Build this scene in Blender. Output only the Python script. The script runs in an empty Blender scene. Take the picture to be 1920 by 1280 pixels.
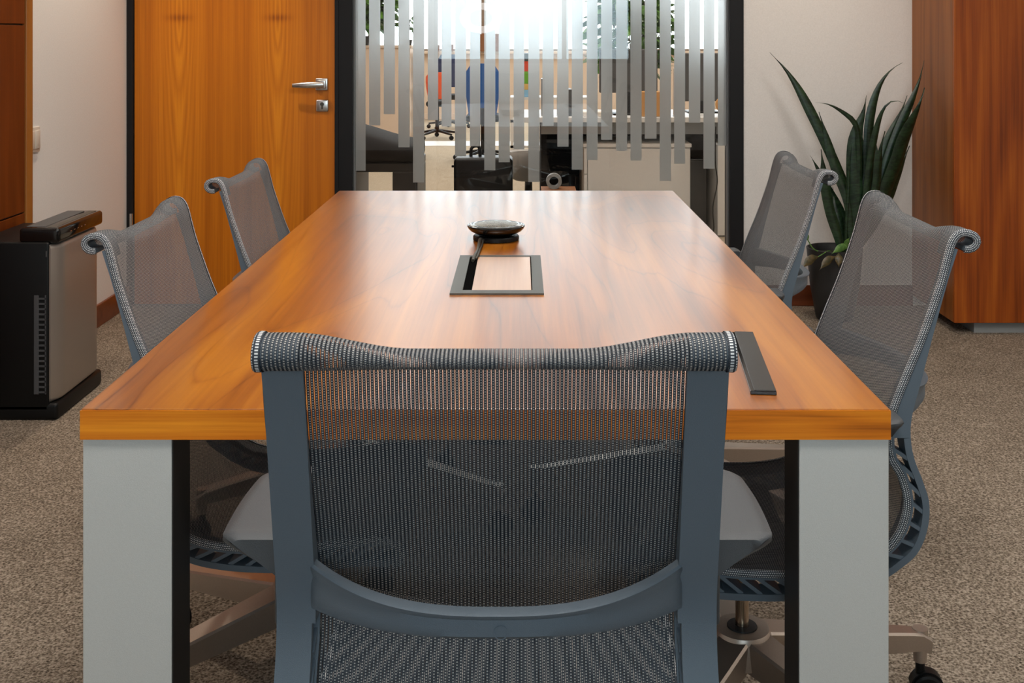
import bpy, bmesh, math, random
from mathutils import Vector, Matrix
PI = math.pi
R = math.radians
random.seed(7)
S = bpy.context.scene
COL = S.collection

# ------------------------------------------------------------------ camera, sky, exposure
F = 2133.0                       # focal length in pixels of the 1920 px wide frame
CAMZ = 1.30
cam = bpy.data.cameras.new('camera')
cam.sensor_width = 36.0
cam.lens = 36.0 * F / 1920.0
cam.shift_x = -16 / 1920.0
cam.shift_y = -570 / 1920.0
cam.clip_start = 0.05
cam_o = bpy.data.objects.new('camera', cam)
cam_o.location = (0, 0, CAMZ)
cam_o.rotation_euler = (PI / 2, 0, 0)
COL.objects.link(cam_o)
S.camera = cam_o

W = bpy.data.worlds.new('world')
S.world = W
W.use_nodes = True
bg = W.node_tree.nodes['Background']
bg.inputs['Color'].default_value = (0.86, 0.95, 1.0, 1)
bg.inputs['Strength'].default_value = 5.3

S.view_settings.view_transform = 'Standard'
S.view_settings.look = 'None'
S.view_settings.gamma = 1.0
S.view_settings.use_curve_mapping = False
S.view_settings.exposure = 0.06
S.cycles.max_bounces = 10
S.cycles.transparent_max_bounces = 24
S.cycles.sample_clamp_indirect = 3.0
S.cycles.use_adaptive_sampling = False
S.cycles.caustics_reflective = False
S.cycles.caustics_refractive = False

def area(name, loc, rot, sx, sy, power, color, parent=None, portal=False):
    l = bpy.data.lights.new(name, 'AREA')
    l.shape = 'RECTANGLE'
    l.size = sx
    l.size_y = sy
    l.energy = power
    l.color = color
    o = bpy.data.objects.new(name, l)
    o.location = loc
    o.rotation_euler = rot
    if portal:
        l.cycles.is_portal = True
    COL.objects.link(o)
    return o

WARM = (1.0, 0.86, 0.70)
NEUT = (1.0, 0.95, 0.885)
# sky portals in the two window walls
area('sky_portal', (0.15, -2.05, 1.75), (PI / 2, 0, 0), 2.3, 1.5, 1, (1, 1, 1), portal=True)
area('sky_portal', (0.0, 18.2, 2.8), (-PI / 2, 0, 0), 12.0, 3.4, 1, (1, 1, 1), portal=True)
# lamps of the meeting room ceiling and unseen ones added to brighten the office (their housings are built below)
CEIL = 2.72
OCEIL = 4.7                      # raised, with its windows, to brighten the reflection on the table
PANELS = [(-0.05, 0.9), (-0.05, 2.7), (1.9, 2.2)]
for x, y in PANELS:
    area('ceiling_lamp_light', (x, y, CEIL - 0.035), (0, 0, 0), 0.56, 0.56, 28, NEUT)
OFFICE_FILL_PANELS = [(-1.2, 6.5), (1.2, 6.5), (-1.5, 8.2), (1.5, 8.2), (-1.5, 11.6), (1.5, 11.6), (-1.5, 15.0), (1.5, 15.0)]  # added, out of view; the nearest row brightens the white cabinets
for x, y in OFFICE_FILL_PANELS:
    area('office_fill_light', (x, y, OCEIL - 0.035), (0, 0, 0), 0.56, 1.16, 22 if y < 7 else 60, NEUT)
SPOTS = [(-1.45, 4.75), (1.35, 4.9), (-1.45, 3.2)]
for x, y in SPOTS:
    l = bpy.data.lights.new('downlight_beam', 'SPOT')
    l.energy = 80 if x < 0 and y > 4 else 55
    l.color = WARM
    l.spot_size = R(95)
    l.spot_blend = 0.8
    l.shadow_soft_size = 0.04
    o = bpy.data.objects.new('downlight_beam', l)
    o.location = (x, y, CEIL - 0.03)
    COL.objects.link(o)

# ------------------------------------------------------------------ helpers
def at(px, py, Y):
    """point at depth Y seen at pixel (px, py)"""
    return Vector(((px - 976) * Y / F, Y, CAMZ - (py - 70) * Y / F))

def obj(name, bm, mat, parent=None, smooth=35, world=False):
    me = bpy.data.meshes.new(name)
    bmesh.ops.recalc_face_normals(bm, faces=bm.faces)
    bm.to_mesh(me)
    bm.free()
    if smooth:
        me.polygons.foreach_set('use_smooth', [True] * len(me.polygons))
        me.set_sharp_from_angle(angle=R(smooth))
    me.materials.append(mat)
    o = bpy.data.objects.new(name, me)
    COL.objects.link(o)
    if parent is not None:
        if world:                                   # built in world coordinates: move under the parent
            root = parent
            off = Vector((0, 0, 0))
            while root is not None:
                off += root.location
                root = root.parent
            me.transform(Matrix.Translation(-off))
        o.parent = parent
    return o

def tag(o, label, cat, group=None):
    o['label'] = label
    o['category'] = cat
    if group:
        o['group'] = group
    return o

def thing(name, label, cat, loc=(0, 0, 0), rotz=0.0, group=None):
    o = bpy.data.objects.new(name, None)
    o.empty_display_size = 0.1
    COL.objects.link(o)
    o.location = loc
    o.rotation_euler = (0, 0, rotz)
    return tag(o, label, cat, group)

def struct(name, bm, mat, smooth=0):
    o = obj(name, bm, mat, None, smooth)
    o['kind'] = 'structure'
    return o

def dup_tree(o, parent=None):
    c = o.copy()
    COL.objects.link(c)
    if parent is not None:
        c.parent = parent
    for ch in list(o.children):
        dup_tree(ch, c)
    return c

def merge(bm, tmp, M=None):
    if M is not None:
        bmesh.ops.transform(tmp, matrix=M, verts=tmp.verts)
    me = bpy.data.meshes.new('tmp')
    tmp.to_mesh(me)
    tmp.free()
    bm.from_mesh(me)
    bpy.data.meshes.remove(me)

def box(bm, x0, x1, y0, y1, z0, z1, bev=0.0, seg=2, M=None):
    t = bmesh.new()
    bmesh.ops.create_cube(t, size=1.0)
    for v in t.verts:
        v.co = Vector((x0 + (v.co.x + .5) * (x1 - x0), y0 + (v.co.y + .5) * (y1 - y0), z0 + (v.co.z + .5) * (z1 - z0)))
    if bev > 0:
        bmesh.ops.bevel(t, geom=list(t.edges), offset=bev, segments=seg, affect='EDGES', profile=0.5)
    merge(bm, t, M)
    return bm

def nb(*a, **k):
    return box(bmesh.new(), *a, **k)

def lathe(bm, prof, n=48, loc=(0, 0, 0), M=None):
    """revolve [(r, z), ...] round z; a zero radius closes the end"""
    t = bmesh.new()
    rings = []
    for r, z in prof:
        if r < 1e-6:
            rings.append([t.verts.new((0, 0, z))])
        else:
            rings.append([t.verts.new((r * math.cos(2 * PI * k / n), r * math.sin(2 * PI * k / n), z)) for k in range(n)])
    for a, b in zip(rings, rings[1:]):
        for k in range(n):
            q = (k + 1) % n
            if len(a) == 1 and len(b) == 1:
                continue
            if len(a) == 1:
                t.faces.new((a[0], b[k], b[q]))
            elif len(b) == 1:
                t.faces.new((a[k], b[0], a[q]))
            else:
                t.faces.new((a[k], b[k], b[q], a[q]))
    T = Matrix.Translation(loc)
    merge(bm, t, T if M is None else T @ M)
    return bm

def catmull(pts, n):
    """n samples, even in arc length, of a smooth curve through pts"""
    P = [Vector(p) for p in pts]
    P = [P[0] * 2 - P[1]] + P + [P[-1] * 2 - P[-2]]
    dense = []
    for i in range(1, len(P) - 2):
        p0, p1, p2, p3 = P[i - 1], P[i], P[i + 1], P[i + 2]
        for k in range(16):
            t = k / 16
            dense.append(0.5 * ((2 * p1) + (p2 - p0) * t + (2 * p0 - 5 * p1 + 4 * p2 - p3) * t * t + (3 * p1 - p0 - 3 * p2 + p3) * t ** 3))
    dense.append(P[-2])
    L = [0]
    for a, b in zip(dense, dense[1:]):
        L.append(L[-1] + (b - a).length)
    out = []
    j = 0
    for k in range(n):
        s = L[-1] * k / (n - 1)
        while j < len(L) - 2 and L[j + 1] < s:
            j += 1
        d = L[j + 1] - L[j]
        out.append(dense[j].lerp(dense[j + 1], (s - L[j]) / d if d > 0 else 0))
    return out

def loft(bm, rings, cap=True, closed=True):
    """rings of equal vertex count joined in order"""
    V = [[bm.verts.new(p) for p in r] for r in rings]
    m = len(V[0])
    for a, b in zip(V, V[1:]):
        for k in range(m if closed else m - 1):
            q = (k + 1) % m
            bm.faces.new((a[k], b[k], b[q], a[q]))
    if cap and closed:
        bm.faces.new(V[0])
        bm.faces.new(V[-1])
    return bm

def tube(bm, pts, r, n=10, samples=None, taper=None):
    P = catmull(pts, samples or max(8, len(pts) * 5))
    rings = []
    up = Vector((0.123, 0.31, 0.94)).normalized()
    for i, p in enumerate(P):
        t = (P[min(i + 1, len(P) - 1)] - P[max(i - 1, 0)]).normalized()
        a = t.cross(up)
        if a.length < 0.05:
            a = t.cross(Vector((1, 0, 0)))
        a.normalize()
        b = t.cross(a).normalized()
        rr = r if taper is None else r * (1 + (taper - 1) * i / (len(P) - 1))
        rings.append([p + a * rr * math.cos(2 * PI * k / n) + b * rr * math.sin(2 * PI * k / n) for k in range(n)])
    return loft(bm, rings)

def cyl(bm, p0, p1, r, n=24, r1=None):
    p0, p1 = Vector(p0), Vector(p1)
    t = (p1 - p0).normalized()
    a = t.cross(Vector((0.2, 0.9, 0.3))).normalized()
    b = t.cross(a)
    rings = []
    for p, rr in ((p0, r), (p1, r if r1 is None else r1)):
        rings.append([p + (a * math.cos(2 * PI * k / n) + b * math.sin(2 * PI * k / n)) * rr for k in range(n)])
    return loft(bm, rings)

def sstep(a, b, x):      # smooth 0..1 from a to b (a may exceed b)
    t = max(0.0, min(1.0, (x - a) / (b - a)))
    return t * t * (3 - 2 * t)

# ------------------------------------------------------------------ materials
class NT:
    def __init__(s, name):
        s.m = bpy.data.materials.new(name)
        s.m.use_nodes = True
        s.t = s.m.node_tree
        s.t.nodes.clear()
        s.out = s.t.nodes.new('ShaderNodeOutputMaterial')
    def n(s, typ, **kw):
        nd = s.t.nodes.new(typ)
        for k, v in kw.items():
            if k.startswith('i_'):
                nd.inputs[k[2:].replace('_', ' ')].default_value = v
            else:
                setattr(nd, k, v)
        return nd
    def l(s, a, b):
        s.t.links.new(a, b)
    def math(s, op, a, b=None, c=None):
        nd = s.t.nodes.new('ShaderNodeMath')
        nd.operation = op
        for i, v in enumerate((a, b, c)):
            if v is None:
                continue
            if isinstance(v, (int, float)):
                nd.inputs[i].default_value = v
            else:
                s.l(v, nd.inputs[i])
        return nd.outputs[0]
    def ramp(s, fac, stops):
        nd = s.t.nodes.new('ShaderNodeValToRGB')
        el = nd.color_ramp.elements
        while len(el) < len(stops):
            el.new(0.5)
        for e, (p, c) in zip(el, stops):
            e.position = p
            e.color = (c[0], c[1], c[2], 1)
        s.l(fac, nd.inputs[0])
        return nd.outputs[0]
    def bump(s, h, strength, dist):
        nd = s.n('ShaderNodeBump')
        nd.inputs['Strength'].default_value = strength
        nd.inputs['Distance'].default_value = dist
        s.l(h, nd.inputs['Height'])
        return nd.outputs[0]
    def bsdf(s, color=None, rough=0.5, metal=0.0, **kw):
        b = s.t.nodes.new('ShaderNodeBsdfPrincipled')
        if color is not None:
            if isinstance(color, tuple):
                b.inputs['Base Color'].default_value = (*color, 1)
            else:
                s.l(color, b.inputs['Base Color'])
        if isinstance(rough, (int, float)):
            b.inputs['Roughness'].default_value = rough
        else:
            s.l(rough, b.inputs['Roughness'])
        b.inputs['Metallic'].default_value = metal
        for k, v in kw.items():
            b.inputs[k].default_value = v
        s.l(b.outputs[0], s.out.inputs[0])
        return b
    def coord(s, which='Object'):
        return s.t.nodes.new('ShaderNodeTexCoord').outputs[which]
    def mapping(s, vec, scale=(1, 1, 1), loc=(0, 0, 0), rot=(0, 0, 0)):
        nd = s.t.nodes.new('ShaderNodeMapping')
        nd.inputs['Scale'].default_value = scale
        nd.inputs['Location'].default_value = loc
        nd.inputs['Rotation'].default_value = rot
        s.l(vec, nd.inputs['Vector'])
        return nd.outputs[0]
    def noise(s, vec, scale, detail=4, rough=0.55, dist=0.0):
        nd = s.n('ShaderNodeTexNoise')
        nd.inputs['Scale'].default_value = scale
        nd.inputs['Detail'].default_value = detail
        nd.inputs['Roughness'].default_value = rough
        nd.inputs['Distortion'].default_value = dist
        s.l(vec, nd.inputs['Vector'])
        return nd.outputs[0]

def plain(name, color, rough=0.5, metal=0.0, grain=0.0, gscale=300, **kw):
    """a plain finish with a slight procedural unevenness"""
    t = NT(name)
    c = t.coord()
    n = t.noise(c, gscale, 3)
    lo = tuple(max(0, v * (1 - 0.04)) for v in color)
    hi = tuple(min(1, v * (1 + 0.04)) for v in color)
    col = t.ramp(n, [(0.3, lo), (0.7, hi)])
    b = t.bsdf(col, rough, metal, **kw)
    if grain:
        t.l(t.bump(n, grain, 0.002), b.inputs['Normal'])
    return t.m

def wood(name, lo, mid, hi, axis='y', scale=1.0, rough=0.3, coat=0.0, figure=1.0, offset=(0, 0, 0), bump=0.15, spec=0.5, ior=1.5, vein=0.0):
    """straight grain with long cathedral figure running along the given axis"""
    t = NT(name)
    c = t.coord()
    st = {'x': (0.16, 1, 1), 'y': (1, 0.16, 1), 'z': (1, 1, 0.10)}[axis]
    p = t.mapping(c, scale=tuple(scale * v for v in st), loc=offset)
    big = t.noise(p, 2.3, 2, 0.5, 0.6)
    tri = t.math('MULTIPLY_ADD', t.math('SINE', t.math('MULTIPLY', big, 11.0 * figure * 6.283)), 0.25, 0.25)   # 0 .. 0.5
    st2 = {'x': (0.02, 1, 1), 'y': (1, 0.02, 1), 'z': (1, 1, 0.02)}[axis]
    p2 = t.mapping(c, scale=tuple(scale * v for v in st2), loc=offset)
    fine = t.noise(p2, 90, 4, 0.65)
    mid_n = t.noise(p2, 14, 3, 0.5)
    f = t.math('MULTIPLY_ADD', tri, 0.30, t.math('MULTIPLY_ADD', fine, 0.40, t.math('MULTIPLY', mid_n, 0.58)))
    if vein:                                            # thin dark growth lines following the figure
        ph = t.math('ABSOLUTE', t.math('SINE', t.math('MULTIPLY', t.math('ADD', big, t.math('MULTIPLY', mid_n, 0.05)), 60.0)))
        ln = t.math('POWER', t.math('SUBTRACT', 1.0, ph), 9.0)
        patch = t.noise(t.mapping(p, scale=(1, 1, 1), loc=(7, 3, 1)), 3.1, 2)
        f = t.math('SUBTRACT', f, t.math('MULTIPLY', t.math('MULTIPLY', ln, patch), vein))
    col = t.ramp(f, [(0.32, lo), (0.54, mid), (0.76, hi)])
    b = t.bsdf(col, rough)
    b.inputs['Coat Weight'].default_value = coat
    b.inputs['Coat Roughness'].default_value = rough
    b.inputs['Coat IOR'].default_value = 1.55
    b.inputs['Specular IOR Level'].default_value = spec
    b.inputs['IOR'].default_value = ior
    if bump:
        t.l(t.bump(fine, bump, 0.0006), b.inputs['Normal'])
    return t.m

def bookmatched_door(name):
    """veneer mirrored about two knots, flames running up and down from each"""
    t = NT(name)
    c = t.coord()
    sep = t.n('ShaderNodeSeparateXYZ')
    t.l(c, sep.inputs[0])
    x, z = sep.outputs['X'], sep.outputs['Z']
    # knots stand at local x = +-0.239
    xm = t.math('ABSOLUTE', t.math('SUBTRACT', t.math('ABSOLUTE', t.math('SUBTRACT', x, -0.03)), 0.239))
    dz = t.math('SUBTRACT', z, 1.395)
    comb = t.n('ShaderNodeCombineXYZ')
    t.l(xm, comb.inputs[0]); t.l(dz, comb.inputs[2])
    pm = t.mapping(comb.outputs[0], scale=(1, 1, 0.07))
    wob = t.noise(pm, 9, 3, 0.5, 0.4)
    rr = t.math('SQRT', t.math('ADD', t.math('MULTIPLY', xm, xm), t.math('MULTIPLY', t.math('MULTIPLY', dz, dz), 0.0042)))
    ph = t.math('MULTIPLY_ADD', rr, 62.0, t.math('MULTIPLY', wob, 5.0))
    bands = t.math('ABSOLUTE', t.math('SUBTRACT', t.math('FRACT', ph), 0.5))
    fade = t.math('POWER', 2.718, t.math('MULTIPLY', xm, -16.0))
    fine = t.noise(t.mapping(comb.outputs[0], scale=(1, 1, 0.012)), 120, 3, 0.6)
    stripe = t.noise(t.mapping(comb.outputs[0], scale=(1, 1, 0.01)), 16, 2, 0.5)
    # dark bar across each knot
    kz = t.math('POWER', 2.718, t.math('MULTIPLY', t.math('MULTIPLY', dz, dz), -2600.0))
    kx = t.math('POWER', 2.718, t.math('MULTIPLY', t.math('MULTIPLY', xm, xm), -300.0))
    knot = t.math('MULTIPLY', kz, kx)
    f = t.math('ADD', t.math('MULTIPLY', t.math('MULTIPLY', bands, fade), 0.55), t.math('MULTIPLY_ADD', fine, 0.28, t.math('MULTIPLY', stripe, 0.42)))
    f = t.math('SUBTRACT', f, t.math('MULTIPLY', knot, 0.22))
    f = t.math('ADD', f, t.math('MULTIPLY', fade, 0.06))
    col = t.ramp(f, [(0.16, (0.25, 0.060, 0.002)), (0.38, (0.52, 0.150, 0.004)), (0.60, (0.68, 0.232, 0.009))])
    b = t.bsdf(col, 0.38)
    b.inputs['Specular IOR Level'].default_value = 0.35
    return t.m

def weave(name, holes=True, dw=0.20, dh=0.22, pale=(0.38, 0.36, 0.33)):
    """sling fabric: dark blue-grey columns with pale stitches, see-through between the columns (UV in metres)"""
    t = NT(name)
    uv = t.coord('UV')
    sep = t.n('ShaderNodeSeparateXYZ')
    t.l(uv, sep.inputs[0])
    u = t.math('MULTIPLY', sep.outputs['X'], 1 / 0.0042)
    v = t.math('MULTIPLY', sep.outputs['Y'], 1 / 0.0030)
    fu = t.math('FRACT', u)
    odd = t.math('MULTIPLY', t.math('FRACT', t.math('MULTIPLY', t.math('FLOOR', u), 0.5)), 1.0)
    fv = t.math('FRACT', t.math('ADD', v, odd))
    du = t.math('ABSOLUTE', t.math('SUBTRACT', fu, 0.5))
    dv = t.math('ABSOLUTE', t.math('SUBTRACT', fv, 0.5))
    dot = t.math('MULTIPLY', t.math('LESS_THAN', du, dw), t.math('LESS_THAN', dv, dh))
    mix = t.n('ShaderNodeMix', data_type='RGBA')
    t.l(dot, mix.inputs['Factor'])
    mix.inputs['A'].default_value = (0.030, 0.038, 0.050, 1)
    mix.inputs['B'].default_value = (*pale, 1)
    b = t.bsdf(mix.outputs['Result'], 0.7)
    b.inputs['Specular IOR Level'].default_value = 0.25
    if holes:
        gap = t.math('MULTIPLY', t.math('GREATER_THAN', du, 0.385), t.math('GREATER_THAN', dv, 0.10))
        tr = t.n('ShaderNodeBsdfTransparent')
        ms = t.n('ShaderNodeMixShader')
        t.l(gap, ms.inputs[0])
        t.l(b.outputs[0], ms.inputs[1])
        t.l(tr.outputs[0], ms.inputs[2])
        t.l(ms.outputs[0], t.out.inputs[0])
    return t.m

def carpet(name, stops, sc=260):
    t = NT(name)
    c = t.coord()
    a = t.noise(c, sc, 3, 0.7, 0.4)
    v = t.n('ShaderNodeTexVoronoi')
    v.inputs['Scale'].default_value = sc * 0.75
    t.l(c, v.inputs['Vector'])
    big = t.noise(c, 6, 2)
    f = t.math('ADD', t.math('MULTIPLY', a, 0.75), t.math('MULTIPLY_ADD', v.outputs['Distance'], 0.28, t.math('MULTIPLY', big, 0.08)))
    col = t.ramp(f, stops)
    b = t.bsdf(col, 0.95)
    b.inputs['Specular IOR Level'].default_value = 0.1
    t.l(t.bump(f, 0.9, 0.006), b.inputs['Normal'])
    return t.m

def glass_mat(name, tint=(0.985, 0.99, 0.987)):
    t = NT(name)
    fr = t.n('ShaderNodeFresnel')
    fr.inputs['IOR'].default_value = 1.5
    tr = t.n('ShaderNodeBsdfTransparent')
    tr.inputs['Color'].default_value = (*tint, 1)
    gl = t.n('ShaderNodeBsdfGlossy')
    gl.inputs['Roughness'].default_value = 0.0
    ms = t.n('ShaderNodeMixShader')
    t.l(fr.outputs[0], ms.inputs[0])
    t.l(tr.outputs[0], ms.inputs[1])
    t.l(gl.outputs[0], ms.inputs[2])
    t.l(ms.outputs[0], t.out.inputs[0])
    return t.m

def frost_mat(name):
    t = NT(name)
    c = t.coord()
    n = t.noise(c, 500, 2)
    col = t.ramp(n, [(0.3, (0.68, 0.67, 0.65)), (0.7, (0.76, 0.75, 0.73))])
    tr = t.n('ShaderNodeBsdfTransparent')
    df = t.n('ShaderNodeBsdfDiffuse')
    t.l(col, df.inputs['Color'])
    rf = t.n('ShaderNodeBsdfRefraction')
    rf.inputs['IOR'].default_value = 1.4
    rf.inputs['Roughness'].default_value = 0.42
    rf.inputs['Color'].default_value = (0.95, 0.96, 0.95, 1)
    m1 = t.n('ShaderNodeMixShader')
    m1.inputs[0].default_value = 0.40
    t.l(df.outputs[0], m1.inputs[1])
    t.l(rf.outputs[0], m1.inputs[2])
    m2 = t.n('ShaderNodeMixShader')
    m2.inputs[0].default_value = 0.88
    t.l(tr.outputs[0], m2.inputs[1])
    t.l(m1.outputs[0], m2.inputs[2])
    t.l(m2.outputs[0], t.out.inputs[0])
    return t.m

def emit(name, color, s):
    t = NT(name)
    e = t.n('ShaderNodeEmission')
    e.inputs['Color'].default_value = (*color, 1)
    e.inputs['Strength'].default_value = s
    t.l(e.outputs[0], t.out.inputs[0])
    return t.m

def leaf_mat(name, a, b_, scale=40, band=False, rough=0.35):
    t = NT(name)
    c = t.coord()
    p = t.mapping(c, scale=(0.35, 0.35, 1.0)) if band else c
    n = t.noise(p, scale, 3, 0.6, 1.2 if band else 0.0)
    col = t.ramp(n, [(0.40, a), (0.62, b_)])
    t.bsdf(col, rough)
    return t.m

M = {}
M['wall'] = plain('wall_paint', (0.76, 0.735, 0.71), 0.85, grain=0.02, gscale=180)
M['ceiling'] = plain('ceiling_paint', (0.78, 0.77, 0.75), 0.9)
M['carpet'] = carpet('carpet_pile', [(0.38, (0.040, 0.029, 0.020)), (0.53, (0.190, 0.150, 0.112)), (0.70, (0.42, 0.35, 0.28))], 190)
M['office_carpet'] = carpet('office_carpet_pile', [(0.3, (0.22, 0.17, 0.115)), (0.7, (0.42, 0.345, 0.255))], 150)
M['table_wood'] = wood('table_veneer', (0.125, 0.028, 0.001), (0.325, 0.094, 0.003), (0.49, 0.175, 0.008), 'y', 1.0, 0.28, coat=0.9, figure=0.7, bump=0, vein=0.26, spec=0.5, ior=1.5)
M['edge_wood'] = wood('table_edge_veneer', (0.24, 0.055, 0.002), (0.60, 0.165, 0.006), (0.78, 0.27, 0.014), 'x', 2.6, 0.45, figure=0.5, spec=0.3)
M['lid_wood'] = wood('table_lid_veneer', (0.26, 0.10, 0.035), (0.42, 0.20, 0.085), (0.52, 0.28, 0.13), 'y', 1.5, 0.28, coat=0.6, ior=1.8, figure=0.4)
M['door'] = bookmatched_door('door_veneer')
M['cab_dark'] = wood('cabinet_veneer', (0.115, 0.019, 0.001), (0.28, 0.056, 0.003), (0.42, 0.105, 0.007), 'z', 1.6, 0.42, figure=0.7, offset=(3.1, 0, 0), spec=0.35)
M['cab_side'] = wood('cabinet_side_veneer', (0.15, 0.043, 0.006), (0.27, 0.085, 0.013), (0.35, 0.12, 0.022), 'z', 1.6, 0.42, figure=0.5, offset=(1.1, 0, 0), spec=0.35)
M['cab_red'] = wood('wall_cabinet_veneer', (0.065, 0.011, 0.001), (0.115, 0.021, 0.002), (0.165, 0.034, 0.004), 'z', 1.6, 0.4, figure=0.5, offset=(5.7, 0, 0), spec=0.3)
M['cab_edge'] = wood('cabinet_edge_veneer', (0.22, 0.075, 0.012), (0.30, 0.11, 0.02), (0.38, 0.15, 0.03), 'z', 2, 0.4, figure=0.3)
M['base_wood'] = wood('baseboard_veneer', (0.08, 0.018, 0.005), (0.15, 0.036, 0.010), (0.20, 0.055, 0.015), 'x', 2, 0.35, figure=0.4)
M['frame_black'] = plain('black_frame_paint', (0.007, 0.007, 0.008), 0.5, **{'Specular IOR Level': 0.25})
M['seal'] = plain('grey_seal', (0.18, 0.18, 0.18), 0.5)
M['chrome'] = plain('satin_chrome', (0.62, 0.60, 0.57), 0.27, 1.0)
M['alu'] = plain('silver_leg_paint', (0.58, 0.595, 0.58), 0.42, 0.25, grain=0.15, gscale=900)
M['leg_dark'] = plain('leg_inside', (0.012, 0.012, 0.012), 0.45)
M['plastic'] = plain('blue_grey_plastic', (0.094, 0.124, 0.154), 0.42, grain=0.25, gscale=1200)
M['arm'] = plain('grey_arm_plastic', (0.046, 0.051, 0.056), 0.5, grain=0.3, gscale=1200)
M['dark_plastic'] = plain('charcoal_plastic', (0.020, 0.022, 0.025), 0.4)
M['base_metal'] = plain('warm_cast_metal', (0.50, 0.43, 0.37), 0.38, 0.85)
M['piston'] = plain('piston_metal', (0.42, 0.34, 0.26), 0.22, 1.0)
M['black'] = plain('black_plastic', (0.004, 0.004, 0.004), 0.45, **{'Specular IOR Level': 0.25})
M['gloss_black'] = plain('gloss_black', (0.005, 0.005, 0.005), 0.08)
M['weave'] = weave('sling_fabric', True)
M['weave_solid'] = weave('sling_fabric_edge', False, 0.27, 0.27, (0.62, 0.63, 0.63))
M['bronze'] = plain('bronze_metal', (0.105, 0.096, 0.080), 0.4, 0.8)
M['silver_panel'] = plain('champagne_panel', (0.40, 0.36, 0.32), 0.36, 0.75, grain=0.1, gscale=1500)
M['grille'] = plain('grille_plastic', (0.06, 0.062, 0.066), 0.5)
M['switch'] = plain('switch_plastic', (0.62, 0.57, 0.50), 0.35)
M['glass'] = glass_mat('partition_glass')
M['clear'] = glass_mat('cool_tinted_glass', (0.90, 0.97, 1.0))  # slight blue tint added to cool the daylight from behind the camera
M['frost'] = frost_mat('frosted_film')
M['snake'] = leaf_mat('snake_leaf', (0.005, 0.016, 0.007), (0.020, 0.048, 0.020), 55, True)
M['leaf'] = leaf_mat('small_leaf', (0.06, 0.16, 0.03), (0.14, 0.27, 0.06), 60)
M['leaf_brown'] = leaf_mat('dry_leaf', (0.05, 0.045, 0.018), (0.12, 0.08, 0.03), 60)
M['foliage'] = leaf_mat('bush_leaf', (0.03, 0.10, 0.012), (0.10, 0.24, 0.03), 8)
M['pot'] = plain('charcoal_pot', (0.018, 0.018, 0.019), 0.5)
M['soil'] = plain('potting_soil', (0.03, 0.02, 0.013), 0.95, grain=1.0, gscale=120)
M['office_wall'] = plain('office_wall_paint', (0.66, 0.52, 0.40), 0.85)
M['beige'] = plain('beige_cabinet', (0.66, 0.53, 0.42), 0.6)
M['white'] = plain('white_laminate', (0.64, 0.625, 0.60), 0.4)
M['desk_grey'] = plain('grey_panel', (0.24, 0.25, 0.25), 0.5)
M['near_black'] = plain('dark_fabric', (0.010, 0.009, 0.009), 0.9, **{'Specular IOR Level': 0.15})
M['dark_grey'] = plain('dark_grey_plastic', (0.05, 0.05, 0.05), 0.45)
M['bar_top'] = plain('bar_top_plastic', (0.020, 0.019, 0.018), 0.3)
M['slot'] = plain('slot_shade', (0.004, 0.004, 0.004), 0.9, **{'Specular IOR Level': 0.0})
M['grey_soft'] = plain('grey_upholstery', (0.30, 0.28, 0.26), 0.8)
M['blue'] = plain('blue_cloth', (0.012, 0.09, 0.33), 0.7)
M['navy'] = plain('navy_cloth', (0.02, 0.03, 0.09), 0.8)
M['orange'] = plain('orange_cloth', (0.62, 0.07, 0.008), 0.7)
M['red'] = plain('red_card', (0.58, 0.05, 0.015), 0.5)
M['green'] = plain('green_card', (0.12, 0.36, 0.02), 0.5)
M['sky_card'] = plain('pale_blue_card', (0.20, 0.42, 0.62), 0.5)
M['yellow'] = plain('straw_card', (0.55, 0.36, 0.10), 0.6)
M['carton'] = plain('cardboard', (0.50, 0.25, 0.075), 0.8)
M['brown'] = plain('brown_box', (0.20, 0.075, 0.022), 0.7)
M['mullion'] = plain('brown_window_frame', (0.20, 0.14, 0.10), 0.5)
M['paper'] = plain('paper', (0.70, 0.64, 0.57), 0.8)
M['lamp'] = emit('lamp_diffuser', (1.0, 0.94, 0.86), 4.0)
M['ring_lamp'] = emit('ring_lamp_diffuser', (0.98, 0.99, 1.0), 5.5)

# ------------------------------------------------------------------ the room
XL, XR, YB, YW = -1.905, 3.05, -2.0, 5.52            # left wall, right wall, wall behind the camera, door wall
OX, OY = 6.2, 18.1                                    # the office beyond the glass
struct('floor', nb(XL - .1, XR + .1, YB - .1, YW + 0.06, -0.12, 0.0), M['carpet'])
struct('ceiling', nb(XL - .1, XR + .1, YB - .1, YW + 0.06, CEIL, CEIL + 0.1), M['ceiling'])
struct('wall_left', nb(XL - .12, XL, YB - .1, YW, 0, CEIL), M['wall'])
struct('wall_right', nb(XR, XR + .12, YB - .1, YW, 0, CEIL), M['wall'])
DX0, DX1 = -1.872, -0.90                               # door leaf
FX0, FX1 = -1.905, -0.812                              # its black frame
GX0, GX1 = -0.812, 1.012                               # glass
PX1 = 1.079                                            # right-hand post of the glass
bm = bmesh.new()
box(bm, PX1, XR + .1, YW, YW + .12, 0, CEIL)           # white wall right of the glass
box(bm, FX0 - .1, PX1, YW, YW + .12, 2.45, CEIL)       # lintel over door and glass
struct('wall_back', bm, M['wall'])
bm = bmesh.new()                                       # wall behind the camera with a wide window
WX0, WX1, WZ0, WZ1 = -1.0, 1.3, 1.0, 2.5
box(bm, XL, WX0, YB - .12, YB, 0, CEIL)
box(bm, WX1, XR, YB - .12, YB, 0, CEIL)
box(bm, WX0, WX1, YB - .12, YB, 0, WZ0)
box(bm, WX0, WX1, YB - .12, YB, WZ1, CEIL)
struct('wall_front', bm, M['wall'])
bm = bmesh.new()
for x in (WX0, -0.45, 0.48, WX1 - .05):
    box(bm, x, x + .05, YB - .09, YB - .03, WZ0, WZ1)
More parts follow.
